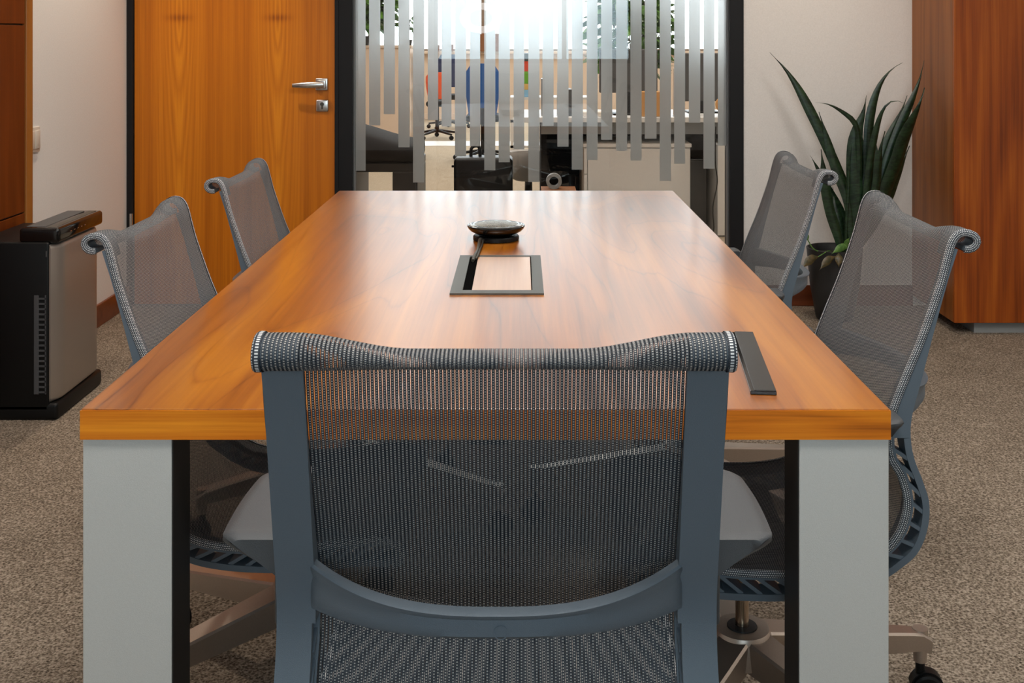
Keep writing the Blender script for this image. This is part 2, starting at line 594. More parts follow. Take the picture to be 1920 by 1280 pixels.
box(bm, WX0, WX1, YB - .09, YB - .03, WZ0, WZ0 + .05)
box(bm, WX0, WX1, YB - .09, YB - .03, WZ1 - .05, WZ1)
w3 = struct('window_3', bm, M['seal'])
obj('pane', nb(WX0, WX1, YB - .065, YB - .059, WZ0, WZ1), M['clear'], w3, 0)

bm = bmesh.new()
box(bm, XL, XL + .014, 4.42, YW, 0, 0.10, 0.003)
struct('baseboard_left', bm, M['base_wood'])
struct('baseboard_back', nb(PX1 + 0.005, 1.90, YW - .014, YW, 0, 0.10, 0.003), M['base_wood'])

# office shell
struct('floor_office', nb(-OX, OX, YW + .06, OY + .1, -0.12, 0.0), M['office_carpet'])
struct('ceiling_office', nb(-OX, OX, YW + .06, OY + .1, OCEIL, OCEIL + .1), M['ceiling'])
struct('wall_office_left', nb(-OX - .1, -OX, YW + .12, OY, 0, OCEIL), M['office_wall'])
struct('wall_office_right', nb(OX, OX + .1, YW + .12, OY, 0, OCEIL), M['office_wall'])
bm = bmesh.new()
box(bm, -OX, FX0 - .12, YW + .12, YW + .2, 0, OCEIL)
box(bm, XR + .12, OX, YW + .12, YW + .2, 0, OCEIL)
box(bm, FX0 - .12, XR + .12, YW + .12, YW + .2, 2.45, OCEIL)
struct('wall_office_front', bm, M['office_wall'])
bm = bmesh.new()
box(bm, -OX, OX, OY, OY + .15, 0, 1.06)
box(bm, -OX, OX, OY, OY + .15, 4.5, OCEIL)
struct('wall_office_far', bm, M['office_wall'])
bm = bmesh.new()
box(bm, -OX, OX, OY - .10, OY + .12, 1.04, 1.08, .004)
struct('trim_1', bm, M['office_wall'])                 # the window ledge
struct('baseboard_office', nb(-OX, OX, OY - .016, OY, 0, 0.09), M['beige'])
bm = bmesh.new()
k = -6.0
while k < 6.1:
    box(bm, k - .03, k + .03, OY + .03, OY + .09, 1.08, 4.5)
    k += 1.8
box(bm, -OX, OX, OY + .03, OY + .09, 1.08, 1.115)
box(bm, -OX, OX, OY + .03, OY + .09, 4.45, 4.5)
box(bm, -OX, OX, OY + .03, OY + .09, 2.75, 2.80)
w2 = struct('window_2', bm, M['mullion'])  # made taller so that the tabletop mirrors more bright sky
struct('trim_2', nb(-2.6, 0.2, 13.6, 14.2, 0.0, 0.006), M['white'])   # pale strip let into the office carpet

# ceiling lamps (housing + diffuser)
def ceiling_lamp(x, y, sx, sy, label, group=None, zc=CEIL):
    t = thing('ceiling_lamp', label, 'ceiling lamp', (x, y, zc), 0, group)
    bm = bmesh.new()
    h = .03
    box(bm, -sx / 2 - .02, -sx / 2, -sy / 2 - .02, sy / 2 + .02, -h, 0)
    box(bm, sx / 2, sx / 2 + .02, -sy / 2 - .02, sy / 2 + .02, -h, 0)
    box(bm, -sx / 2, sx / 2, -sy / 2 - .02, -sy / 2, -h, 0)
    box(bm, -sx / 2, sx / 2, sy / 2, sy / 2 + .02, -h, 0)
    obj('frame', bm, M['white'], t, 0)
    obj('diffuser', nb(-sx / 2, sx / 2, -sy / 2, sy / 2, -.02, -.004), M['lamp'], t, 0)
    return t
for (x, y) in PANELS:
    ceiling_lamp(x, y, .56, .56, 'square white ceiling lamp above the meeting room', 'meeting room ceiling lamps')
for (x, y) in OFFICE_FILL_PANELS:
    ceiling_lamp(x, y, .56, 1.16, 'long white fill panel added above the office, out of view', 'added office fill panels', OCEIL)
for (x, y) in SPOTS:
    t = thing('downlight', 'small round recessed downlight in the meeting room ceiling', 'ceiling lamp', (x, y, CEIL), 0, 'meeting room downlights')
    obj('trim_ring', lathe(bmesh.new(), [(.045, 0), (.06, 0), (.06, -.006), (.045, -.008), (.045, 0)], 32), M['white'], t)
    obj('diffuser', lathe(bmesh.new(), [(0, -.002), (.044, -.002), (.044, 0), (0, 0)], 32), M['lamp'], t)

# ------------------------------------------------------------------ door
d1 = bpy.data.objects.new('door_1', None)
COL.objects.link(d1)
d1['kind'] = 'structure'
d1.location = ((DX0 + DX1) / 2, YW, 0)
lf = obj('door_leaf', nb(DX0, DX1, YW - .005, YW + .04, 0.008, 2.40, .002), M['door'], d1, 0, world=True)
bm = bmesh.new()
box(bm, FX0, DX0 - .003, YW - .022, YW + .12, 0, 2.45, .002)
box(bm, DX1 + .003, FX1, YW - .022, YW + .12, 0, 2.45, .002)
box(bm, FX0, FX1, YW - .022, YW + .12, 2.403, 2.45)
box(bm, DX1 + .003, DX1 + .02, YW - .028, YW - .02, 0, 2.42)       # the rebate step on the handle side
obj('door_frame', bm, M['frame_black'], d1, 0, world=True)
# handle: square rose and flat curved lever
hp = at(604, 158, YW)
bm = bmesh.new()
box(bm, hp.x - .030, hp.x + .030, YW - .015, YW - .004, hp.z - .030, hp.z + .030, .005, 3)
box(bm, hp.x - .021, hp.x + .021, YW - .022, YW - .012, hp.z - .021, hp.z + .021, .004, 3)
cyl(bm, (hp.x, YW - .02, hp.z), (hp.x, YW - .055, hp.z), .010)
rings = []
for k in range(15):
    s = k / 14
    x = hp.x + .016 - s * .150
    w = .0135 + .003 * math.sin(s * PI) - .003 * s
    dd = .052 + .006 * math.sin(s * PI)
    zc = hp.z + .000 - .004 * s
    rings.append([Vector((x, YW - dd + .007 * math.cos(a), zc + w * math.sin(a))) for a in [2 * PI * j / 12 for j in range(12)]])
loft(bm, rings)
obj('handle', bm, M['chrome'], d1, 40, world=True)
kp = at(605, 198, YW)
bm = nb(kp.x - .030, kp.x + .030, YW - .014, YW - .004, kp.z - .029, kp.z + .029, .006, 3)
ls = obj('lock_plate', bm, M['chrome'], d1, 40, world=True)
bm = bmesh.new()
cyl(bm, (kp.x, YW - .019, kp.z + .008), (kp.x, YW - .010, kp.z + .008), .0095)
box(bm, kp.x - .004, kp.x + .004, YW - .0185, YW - .010, kp.z - .016, kp.z + .004, .001)
obj('lock_cylinder', bm, M['bronze'], ls, 40, world=True)
hg = at(250, 410, YW)
bm = bmesh.new()
cyl(bm, (hg.x, YW - .030, hg.z - .035), (hg.x, YW - .030, hg.z + .03), .008)
obj('hinge', bm, M['chrome'], d1, 40, world=True)

# ------------------------------------------------------------------ glass partition
bm = bmesh.new()
box(bm, GX1, PX1, YW - .022, YW + .12, 0, 2.45, .002)
box(bm, GX0, GX1, YW, YW + .10, 0, .07)
box(bm, GX0, GX1, YW, YW + .10, 2.40, 2.45)
w1 = struct('window_1', bm, M['frame_black'])
bm = bmesh.new()
box(bm, GX1 - .006, GX1, YW + .015, YW + .05, .07, 2.40)
box(bm, GX0, GX0 + .006, YW + .015, YW + .05, .07, 2.40)
obj('seal_strip', bm, M['seal'], w1, 0)
obj('pane', nb(GX0, GX1, YW + .028, YW + .038, .06, 2.41), M['glass'], w1, 0)
STR = [(665, 685.5, 320), (692, 713, 235), (719.5, 740.5, 214), (747, 768, 276), (774.5, 795.5, 342), (802, 821.5, 225),
       (828, 846.5, 237), (853, 874, 293), (881, 900.5, 274), (908, 928.7, 319), (935, 956, 304), (963, 983, 280),
       (990.5, 1011.5, 341), (1017, 1038, 236), (1045, 1066, 275), (1072, 1093, 318), (1100, 1120.6, 300), (1127, 1148, 262),
       (1155, 1176, 283), (1182, 1203, 301), (1209, 1231, 260), (1237, 1258, 339), (1264, 1284.5, 307), (1291.6, 1313, 230),
       (1319, 1340, 316), (1346, 1366, 273)]
bm = bmesh.new()
YF = YW + .0395
for a, b, y in STR:
    box(bm, (a - 976) * YF / F, (b - 976) * YF / F, YF - .0003, YF + .0003, CAMZ - (y - 70) * YF / F, 2.40)
obj('frosted_film', bm, M['frost'], w1, 0)

# ------------------------------------------------------------------ fitted cabinets
cb = thing('wall_cabinet', 'reddish-brown fitted cabinet on the wall behind the air purifier', 'cabinet', (XL + .012, 3.4, 0))
XC = XL + .026
obj('side_panel', nb(XL + .001, XC + .006, 4.315, 4.37, 0, 2.6, .002), M['cab_edge'], cb, 0, world=True)
obj('carcass', nb(XL + .001, XC - .012, 2.4, 4.315, 0.0, 2.6), M['leg_dark'], cb, 0, world=True)
for (z0, z1, nm) in ((1.351, 2.598, 'door'), (.640, 1.345, 'door'), (.03, .634, 'door')):
    for (y0, y1) in ((3.42, 4.312), (2.5, 3.414)):
        obj(nm, nb(XC - .011, XC, y0, y1, z0, z1, .0015), M['cab_red'], cb, 0, world=True)
rc = thing('tall_cabinet', 'tall brown wood cabinet standing behind the snake plant', 'cabinet', (2.4, 5.2, 0))
RX, RY = 1.907, 4.98
obj('side_panel', nb(RX - .008, RX + .016, RY + .018, YW - .001, .05, 2.6, .002), M['cab_side'], rc, 0, world=True)
obj('door', nb(RX - .008, 2.455, RY, RY + .018, .05, 2.6, .002), M['cab_dark'], rc, 0, world=True)
obj('door', nb(2.459, 2.99, RY, RY + .018, .05, 2.6, .002), M['cab_dark'], rc, 0, world=True)
obj('carcass', nb(RX + .016, 2.99, RY + .02, YW - .001, .05, 2.6), M['cab_side'], rc, 0, world=True)
obj('plinth', nb(RX + .09, 2.99, RY + .03, YW - .02, 0, .05), M['desk_grey'], rc, 0, world=True)

# ------------------------------------------------------------------ light switch
sw = thing('light_switch', 'cream two-rocker light switch on the white wall above the air purifier', 'light switch', (XL, 4.43, .90))
obj('plate', nb(0, .009, -.055, .06, -.05, .05, .003, 3), M['switch'], sw, 40)
obj('rocker', nb(.008, .014, -.046, .001, -.036, .036, .002), M['switch'], sw, 40)
obj('rocker', nb(.008, .014, .005, .052, -.036, .036, .002), M['switch'], sw, 40)

# ------------------------------------------------------------------ air purifier
ap = thing('air_purifier', 'black and champagne air purifier on the carpet by the wall cabinet', 'air purifier', (-1.72, 4.06, 0))
PX0, PXF, PY0, PY1 = -1.868, -1.600, 3.86, 4.27
obj('body', nb(PX0, PXF, PY0, PY1, .03, .605, .008, 3), M['black'], ap, 40, world=True)
bm = bmesh.new()                                        # foot plate
box(bm, PX0, PXF + .028, PY0, PY1 + .005, .0, .058, .012, 3)
obj('base', bm, M['black'], ap, 40, world=True)
bm = bmesh.new()                                        # champagne front, rounded towards both upright edges
prof = []
ny = 24
for k in range(ny + 1):
    s = k / ny
    y = PY0 + .004 + s * (PY1 - PY0 - .008)
    e = min(s, 1 - s)
    x = PXF + .004 + .024 * (1 - (1 - min(1, e / .16)) ** 2.2)
    prof.append((x, y))
rings = []
for z, ins in ((.060, .012), (.066, .003), (.075, 0), (.25, 0), (.42, .0), (.58, 0), (.590, .003), (.596, .012)):
    ring = [Vector((PXF - .003, prof[0][1] + ins * .3, z))]
    ring += [Vector((max(PXF - .002, x - ins), y, z)) for x, y in prof]
    ring += [Vector((PXF - .003, prof[-1][1] - ins * .3, z))]
    rings.append(ring)
loft(bm, rings)
obj('front_panel', bm, M['silver_panel'], ap, 50, world=True)
bm = bmesh.new()
box(bm, -1.705, -1.567, PY0 + .004, PY1 + .002, .600, .652, .012, 4)
tu = obj('top_unit', bm, M['gloss_black'], ap, 40, world=True)
bm = bmesh.new()
box(bm, -1.690, -1.625, PY0 + .03, PY1 - .03, .6515, .6535, .001)
obj('outlet_grille', bm, M['grille'], tu, 0, world=True)
bm = bmesh.new()
box(bm, -1.612, -1.585, PY0 + .02, PY1 - .02, .6515, .6530, .0006)
obj('control_strip', bm, M['bronze'], tu, 0, world=True)
for k in range(5):
    obj('indicator', nb(-1.5674, -1.5660, PY0 + .10 + k * .032, PY0 + .110 + k * .032, .625, .628), M['chrome'], tu, 0, world=True)
bm = bmesh.new()
box(bm, -1.650, -1.634, PY0 - .004, PY0 + .004, .09, .425, .001)
for k in range(19):
    z = .094 + k * .0176
    box(bm, -1.634, -1.610, PY0 - .003, PY0 + .003, z, z + .006)
box(bm, -1.613, -1.609, PY0 - .003, PY0 + .003, .09, .425)
obj('side_grille', bm, M['grille'], ap, 0, world=True)
obj('panel_latch', nb(-1.611, -1.606, PY0 - .003, PY0 + .004, .555, .575, .001), M['dark_grey'], ap, 0, world=True)

# ------------------------------------------------------------------ table
TX0, TX1, TY0, TY1, TZ = -0.652, 0.548, 1.683, 4.083, 0.75
tb = thing('conference_table', 'long orange-brown wood meeting table with broad silver legs', 'table', ((TX0 + TX1) / 2, (TY0 + TY1) / 2, 0))
obj('tabletop', nb(TX0 + .0015, TX1 - .0015, TY0 + .0015, TY1 - .0015, TZ - .043, TZ, .0012, 2), M['table_wood'], tb, 0, world=True)
for (a, b, c, d, mt) in ((TX0, TX1, TY0, TY0 + .002, 'edge_wood'), (TX0, TX1, TY1 - .002, TY1, 'edge_wood'),
                         (TX0, TX0 + .002, TY0 + .002, TY1 - .002, 'table_wood'), (TX1 - .002, TX1, TY0 + .002, TY1 - .002, 'table_wood')):
    obj('edge_band', nb(a, b, c, d, TZ - .045, TZ - .0022), M[mt], tb, 0, world=True)
for (lx0, lx1, inner) in ((TX0 + .002, TX0 + .134, 1), (TX1 - .134, TX1 - .001, -1)):
    for (ly0, ly1) in ((TY0 + .006, TY0 + .095), (TY1 - .095, TY1 - .006)):
        lg = obj('leg', nb(lx0, lx1, ly0, ly1, 0, TZ - .045, .0015), M['alu'], tb, 0, world=True)
        ix = lx1 if inner > 0 else lx0
        xa, xb = (ix - .0005, ix + .0015) if inner > 0 else (ix - .0015, ix + .0005)
        obj('dark_inner_face', nb(xa, xb, ly0 + .002, ly1 - .001, 0.0, TZ - .046), M['leg_dark'], lg, 0, world=True)  # thin dark sheet over the inner face of the leg
bm = bmesh.new()
box(bm, TX0 + .14, TX1 - .14, TY0 + .19, TY0 + .22, TZ - .085, TZ - .045)
box(bm, TX0 + .14, TX1 - .14, TY1 - .09, TY1 - .06, TZ - .085, TZ - .045)
box(bm, -.08, -.02, TY0 + .09, TY1 - .09, TZ - .085, TZ - .045)
obj('underframe', bm, M['leg_dark'], tb, 0, world=True)
# cable flap let into the top
gx0, gx1, gy0, gy1 = -0.1515, 0.0500, 2.429, 2.854
fl = obj('cable_port', nb(gx0 + .01, gx1 - .01, gy0 + .01, gy1 - .01, TZ - .002, TZ + .0008), M['slot'], tb, 0, world=True)  # matte black sheet stands in for the shaded depth of the slot
bm = bmesh.new()
for (a, b, c, d) in ((gx0, gx0 + .026, gy0, gy1), (gx1 - .024, gx1, gy0, gy1), (gx0 + .026, gx1 - .024, gy0, gy0 + .030), (gx0 + .026, gx1 - .024, gy1 - .018, gy1)):
    box(bm, a, b, c, d, TZ, TZ + .004)
obj('port_frame', bm, M['bronze'], fl, 0, world=True)
obj('port_lid', nb(gx0 + .046, gx1 - .0265, gy0 + .032, gy1 - .0205, TZ + .0008, TZ + .0035, .0006), M['lid_wood'], fl, 0, world=True)

# speakerphone in front of the flap, with its lead
sp = thing('speakerphone', 'round black conference speakerphone on the middle of the table', 'speakerphone', (-.0665, 3.095, TZ))
obj('base', lathe(bmesh.new(), [(0, 0), (.060, 0), (.0625, .002), (.0625, .010), (.060, .013), (.035, .0135), (.035, .018), (0, .018)], 64), M['black'], sp, 30)
obj('body', lathe(bmesh.new(), [(0, .014), (.040, .0145), (.055, .018), (.069, .025), (.0765, .033), (.0785, .038), (.0775, .0405), (.072, .0420), (.060, .0425), (0, .0425)], 64), M['gloss_black'], sp, 30)
gt = NT('speaker_grille')
c = gt.coord()
v = gt.n('ShaderNodeTexVoronoi')
v.inputs['Scale'].default_value = 260
gt.l(c, v.inputs['Vector'])
gcol = gt.ramp(v.outputs['Distance'], [(0.25, (0.01, 0.01, 0.01)), (0.5, (0.32, 0.28, 0.22))])
gt.bsdf(gcol, 0.35, 0.8)
obj('grille', lathe(bmesh.new(), [(0, .0465), (.020, .0462), (.040, .0450), (.058, .0427), (.058, .0415), (0, .0415)], 64), gt.m, sp, 40)
for a in (0.35, 2.79):
    bm = bmesh.new()
    p = Vector((.066 * math.cos(a), -.066 * math.sin(a) * 1.0, 0))
    t = bmesh.new()
    box(t, -.008, .008, -.011, .011, .0405, .0432, .001)
    merge(bm, t, Matrix.Translation(p) @ Matrix.Rotation(-a, 4, 'Z'))
    obj('button', bm, M['chrome'], sp, 0)
bm = bmesh.new()
tube(bm, [(-.036, -.056, .010), (-.041, -.078, .014), (-.042, -.13, .010), (-.043, -.19, .006), (-.045, -.25, .0095), (-.048, -.285, .0085), (-.050, -.32, .0055)], .0042, 10, 40)
obj('lead', bm, M['bronze'], sp, 60)
bm = bmesh.new()
tube(bm, [(-.030, -.054, .008), (-.034, -.075, .010), (-.034, -.105, .007), (-.037, -.16, .0055), (-.0385, -.24, .0085), (-.0395, -.262, .0080), (-.0435, -.30, .0060)], .0026, 8, 30)
obj('lead', bm, M['bronze'], sp, 60)

# slim black bar lying askew near the front right corner
bar = thing('black_bar', 'slim black bar lying askew on the table near its front corner', 'bar', (.392, 1.925, TZ), -math.atan2(.0355, .351))
obj('body', nb(-.0205, .0195, -.176, .176, .0003, .006, .0008), M['gloss_black'], bar, 0)
obj('top_plate', nb(-.0145, .0190, -.1755, .1755, .0055, .0075, .0006), M['bar_top'], bar, 0)

# ------------------------------------------------------------------ office chair (local: faces +Y, b = -Y)
FW, RO, RI = 0.240, 0.2393, 0.197
FAB = [(.316, .9560), (.324, .9552), (.334, .9585), (.3415, .967), (.3420, .977), (.336, .986), (.324, .991), (.310, .9905), (.299, .983), (.2905, .966),
       (.281, .930), (.272, .898), (.244, .818), (.216, .750), (.197, .700), (.188, .660), (.192, .619), (.209, .589), (.219, .551),
       (.215, .520), (.203, .492), (.184, .472), (.155, .455), (.115, .441), (.05, .434), (-.04, .436), (-.12, .444), (-.18, .449),
       (-.217, .443), (-.235, .424), (-.232, .404), (-.215, .394)]
OUT = [(.3055, .9600), (.2975, .935), (.2880, .905), (.266, .824), (.245, .743), (.231, .690), (.2285, .655), (.234, .620), (.248, .583), (.2590, .545), (.2555, .502),
       (.240, .465), (.214, .441), (.184, .421), (.14, .401), (.08, .390), (.0, .386), (-.09, .390), (-.16, .398), (-.205, .396)]
def c2(pts, n):
    return [(p.x, p.y) for p in catmull([(a, b, 0) for a, b in pts], n)]
NF = 130
FC = c2(FAB, NF)
def normals(C):
    out = []
    for i in range(len(C)):
        a, b = C[max(0, i - 1)], C[min(len(C) - 1, i + 1)]
        t = Vector((b[0] - a[0], b[1] - a[1])).normalized()
        out.append((-t.y, t.x))
    return out
FN = normals(FC)
ITOP = max(range(NF), key=lambda i: FC[i][1])
XS = [-.24, -.236, -.225, -.21, -.195, -.18, -.165, -.15, -.135, -.12, -.105, -.09, -.07, -.045, -.015]
XS = XS + [-x for x in reversed(XS)]
def fab_point(x, i, off=0.0):
    b, z = FC[i]
    s = 1 - sstep(.085, .205, abs(x))
    if z > .9552 and i < 45:
        zz = .9552 + (z - .9552) * (1 - .50 * s)
        bb = .2905 + (b - .2905) * (1 - .22 * s) if b > .2905 else b
        b, z = bb, zz
    if 14 < i < 62:                                   # the back hollows a little between the rails
        w = math.sin((i - 14) / 48 * PI)
        b += .006 * w * (1 - (abs(x) / .24) ** 2)
    if i > 84:
        w = math.sin(min(1, (i - 84) / 40) * PI)
        z -= .010 * w * (1 - (abs(x) / .24) ** 2)
    b += FN[i][0] * off
    z += FN[i][1] * off
    return Vector((x, -b, z))
ISPLIT = min(range(NF), key=lambda i: (FC[i][0] - .184) ** 2 + (FC[i][1] - .472) ** 2)
def fabric(i0, i1):
    bm = bmesh.new()
    uvl = bm.loops.layers.uv.new('UVMap')
    s = [0]
    for i in range(1, NF):
        s.append(s[-1] + math.hypot(FC[i][0] - FC[i - 1][0], FC[i][1] - FC[i - 1][1]))
    G = [[(bm.verts.new(fab_point(x, i)), x, s[i]) for x in XS] for i in range(i0, i1 + 1)]
    for r, q in zip(G, G[1:]):
        for k in range(len(XS) - 1):
            cs = (r[k], r[k + 1], q[k + 1], q[k])
            f = bm.faces.new([c[0] for c in cs])
            for lp, c in zip(f.loops, cs):
                lp[uvl].uv = (c[1] + .5, c[2])
    return bm
def fabric_edge(i0, i1, side):
    """the turned edge of the sling, wrapped round the front of the rail"""
    bm = bmesh.new()
    uvl = bm.loops.layers.uv.new('UVMap')
    s = 0
    prev = None
    for i in range(i0, i1 + 1):
        if i > 0:
            s += math.hypot(FC[i][0] - FC[i - 1][0], FC[i][1] - FC[i - 1][1])
        row = []
        for j, (x, off) in enumerate(((.232, -.0012), (.2385, -.0014), (.2408, .000), (.2412, .0035), (.2412, .0070), (.2406, .0098), (.233, .0100))):
            row.append((bm.verts.new(fab_point(side * x, i, off)), j * .0042, s))
        if prev:
            for k in range(6):
                cs = (prev[k], prev[k + 1], row[k + 1], row[k])
                f = bm.faces.new([c[0] for c in cs])
                for lp, c in zip(f.loops, cs):
                    lp[uvl].uv = (c[1], c[2])
        prev = row
    return bm

def strip2(bm, A, B, x0, x1):
    """solid between profile curves A and B (lists of (b, z)), from x0 to x1"""
    rings = []
    for (ab, az), (bb, bz) in zip(A, B):
        rings.append([Vector((x0, -ab, az)), Vector((x1, -ab, az)), Vector((x1, -bb, bz)), Vector((x0, -bb, bz))])
    return loft(bm, rings)
IN_FULL = [(FC[i][0] + FN[i][0] * .001, FC[i][1] + FN[i][1] * .001) for i in range(NF)]
def offs(d, i0, i1):
    return [(FC[i][0] + FN[i][0] * d, FC[i][1] + FN[i][1] * d) for i in range(i0, i1 + 1)]
i_neck = min(range(NF), key=lambda i: (FC[i][0] - .2905) ** 2 + (FC[i][1] - .966) ** 2)
i_lad = min(range(NF), key=lambda i: (FC[i][0] - .188) ** 2 + (FC[i][1] - .655) ** 2)
OC = c2(OUT, 140)
o_lad = min(range(140), key=lambda i: (OC[i][0] - .2285) ** 2 + (OC[i][1] - .655) ** 2)
def resamp(C, n):
    return c2(C, n)
def rail_bm(side):
    bm = bmesh.new()
    x0, x1 = (RI, RO) if side > 0 else (-RO, -RI)
    # curl and inner strip under the sling
    strip2(bm, offs(.0015, 0, i_neck + 2), offs(.0085, 0, i_neck + 2), x0, x1)
    # solid upper part
    A = resamp(offs(.0095, i_neck, i_lad), 40)
    B = resamp(OC[:o_lad + 1], 40)
    strip2(bm, A, B, x0, x1)
    # pelvis and seat: inner strip, outer strip, ribs between
    NL = 64
    A = resamp(offs(.0095, i_lad, NF - 1), NL)
    A2 = resamp(offs(.0140, i_lad, NF - 1), NL)
    B = resamp(OC[o_lad:], NL)
    nB = normals(B)
    B2 = [(b - n[0] * .011, z - n[1] * .011) for (b, z), n in zip(B, nB)]
    strip2(bm, A, A2, x0, x1)
    strip2(bm, B2, B, x0 + (.004 if side > 0 else 0), x1 - (0 if side > 0 else .004))
    for k in range(2, NL - 1, 3):
        h = .0030
        a, b = A2[k], B2[min(NL - 1, k + 1)]
        d = Vector((b[0] - a[0], b[1] - a[1]))
        if d.length < .004:
            continue
        n = Vector((-d.y, d.x)).normalized() * h
        e = d.normalized() * .002
        pts = [(a[0] - e.x + n.x, a[1] - e.y + n.y), (a[0] - e.x - n.x, a[1] - e.y - n.y), (b[0] + e.x - n.x, b[1] + e.y - n.y), (b[0] + e.x + n.x, b[1] + e.y + n.y)]
        r0 = [Vector((x0 + .002, -p[0], p[1])) for p in pts]
        r1 = [Vector((x1 - .002, -p[0], p[1])) for p in pts]
        loft(bm, [r0, r1])
    # front cap joining the strips
    strip2(bm, [A[-2], A[-1]], [B[-2], B[-1]], x0, x1)
    return bm
def arm_bm(side):
    bm = bmesh.new()
    nb_, nx = 26, 16
    B0, B1 = .198, -.05
    rings = []
    for k in range(nb_ + 1):
        s = k / nb_
        b = B0 + (B1 - B0) * s
        inner = .2388 + .008 * sstep(.35, 1, s)
        outer = .309 + .006 * math.sin(s * PI) - .030 * sstep(.80, 1, s) ** 2
        if s < .06:
            outer -= .012 * (1 - s / .06) ** 2
        zt = .702 + .05 * (b - .153)
        D = .040 * (1 - sstep(.03, .45, s))
        top, bot = [], []
        for j in range(nx + 1):
            q = j / nx
            x = inner + (outer - inner) * q
            e = .004 * (max(0, (q - .82) / .18)) ** 2
            endr = .004 * (1 - min(1, s / .03)) ** 2 + .004 * (1 - min(1, (1 - s) / .05)) ** 2
            top.append(Vector((side * x, -b, zt - e - endr)))
            bot.append(Vector((side * x, -b, zt - .013 + e - D * (1 - q) ** 1.2 + endr * .5)))
        rings.append(top + bot[::-1])
    loft(bm, rings)
    # shoe clipped to the outside of the rail below the pad
    box(bm, side * .238 if side > 0 else -.250, .250 if side > 0 else -.238, -.192, -.160, .600, .672, .005, 3)
    return bm
def lumbar_bm():
    bm = bmesh.new()
    rings = []
    n = 40
    for k in range(n + 1):
        u = -1 + 2 * k / n
        x = u * (RI + .004)
        a = abs(u)
        c = 1 - a ** 2.6
        zt = .722 - .014 * c
        zb = .670 + .010 * c
        bb = .2285 + .082 * c
        ring = []
        h = zt - zb
        for (fz, fb) in ((0, -.010), (0, .001), (.12, .0045), (.40, .0045), (.72, .004), (.86, .0085), (.95, .0095), (1.0, .006), (1.0, -.008), (.8, -.012), (.2, -.014)):
            ring.append(Vector((x, -(bb + fb), zb + h * fz)))
        rings.append(ring)
    loft(bm, rings)
    return bm
def base_bm():
    bm = bmesh.new()
    lathe(bm, [(.017, .150), (.036, .150), (.052, .158), (.053, .207), (.049, .2155), (.028, .217), (.026, .210), (.017, .210), (.017, .150)], 40)
    for k in range(5):
        a = 2 * PI * k / 5
        ca, sa = math.cos(a), math.sin(a)
        rings = []
        for s, r in [(j / 18, .025 + (.416 - .025) * j / 18) for j in range(19)]:
            w = .031 - .013 * s 
            zt = .214 - .078 * s - .012 * sstep(.93, 1, s)
            h = .060 - .026 * s + .012 * math.sin(s * PI) * 0
            if s > .93:
                h -= .004 * (s - .93) / .07
            bev = .004
            pr = [(-w + bev, zt), (w - bev, zt), (w, zt - bev), (w * .82, zt - h), (-w * .82, zt - h), (-w, zt - bev)]
            rings.append([Vector((r * ca - y * sa, r * sa + y * ca, z)) for y, z in pr])
        loft(bm, rings)
        cyl(bm, (.400 * ca, .400 * sa, .142), (.400 * ca, .400 * sa, .078), .0150, 20, .0125)
    return bm
def caster_bm():
    bm = bmesh.new()
    for s in (-1, 1):
        lathe(bm, [(0, .003), (.020, .003), (.027, .005), (.029, .009), (.029, .019), (.025, .022), (.012, .021), (0, .021)], 36,
              M=Matrix.Translation((0, -.012 if s < 0 else -.012, 0.029)) @ Matrix.Rotation(PI / 2 * s, 4, 'Y'))
    rings = []
    for k in range(15):
        a = R(10 + 160 * k / 14)
        rings.append([Vector((x, -.012 + r * math.cos(a), .029 + r * math.sin(a))) for x, r in ((-.012, .0325), (.012, .0325), (.012, .0295), (-.012, .0295))])
    loft(bm, rings)
    cyl(bm, (0, 0, .045), (0, 0, .082), .009, 16)
    return bm
def bracket_bm():
    bm = bmesh.new()
    box(bm, -.065, .065, -.10, .10, .352, .388, .012, 3)
    for yb in (-.07, .07):
        rings = []
        for k in range(21):
            u = -1 + 2 * k / 20
            zc = .372 + .026 * abs(u) ** 1.5
            rings.append([Vector((u * .200, yb + dy, zc + dz)) for dy, dz in ((-.018, -.008), (.018, -.008), (.018, .007), (-.018, .007))])
        loft(bm, rings)
    cyl(bm, (.06, .03, .365), (.165, .045, .362), .006, 12)
    box(bm, .150, .205, .030, .060, .356, .367, .004, 2)
    return bm

def make_chair():
    t = thing('office_chair', '', 'chair', (0, 0, 0), 0, 'mesh chairs round the meeting table')
    bk = obj('backrest', fabric(0, ISPLIT), M['weave'], t, 80)
    st = obj('seat', fabric(ISPLIT, NF - 1), M['weave'], t, 80)
    for s in (-1, 1):
        obj('piping', fabric_edge(0, ISPLIT, s), M['weave_solid'], bk, 80)
        obj('piping', fabric_edge(ISPLIT, NF - 1, s), M['weave_solid'], st, 80)
        obj('side_rail', rail_bm(s), M['plastic'], t, 30)
    for s in (-1, 1):
        a = obj('armrest', arm_bm(s), M['arm'], t, 50)
    lb = obj('lumbar_bar', lumbar_bm(), M['plastic'], t, 45)
    bm = bmesh.new()
    lathe(bm, [(.0062, 0), (.0072, 0), (.0072, .0006), (.0062, .0006), (.0062, 0)], 32, M=Matrix.Translation((.006, -.3152, .688)) @ Matrix.Rotation(PI / 2, 4, 'X'))
    obj('round_mark', bm, M['plastic'], lb, 0)
    obj('seat_bracket', bracket_bm(), M['dark_plastic'], t, 40)
    bm = bmesh.new()
    cyl(bm, (0, 0, .20), (0, 0, .356), .0125, 24)
    obj('column', bm, M['piston'], t, 40)
    return t
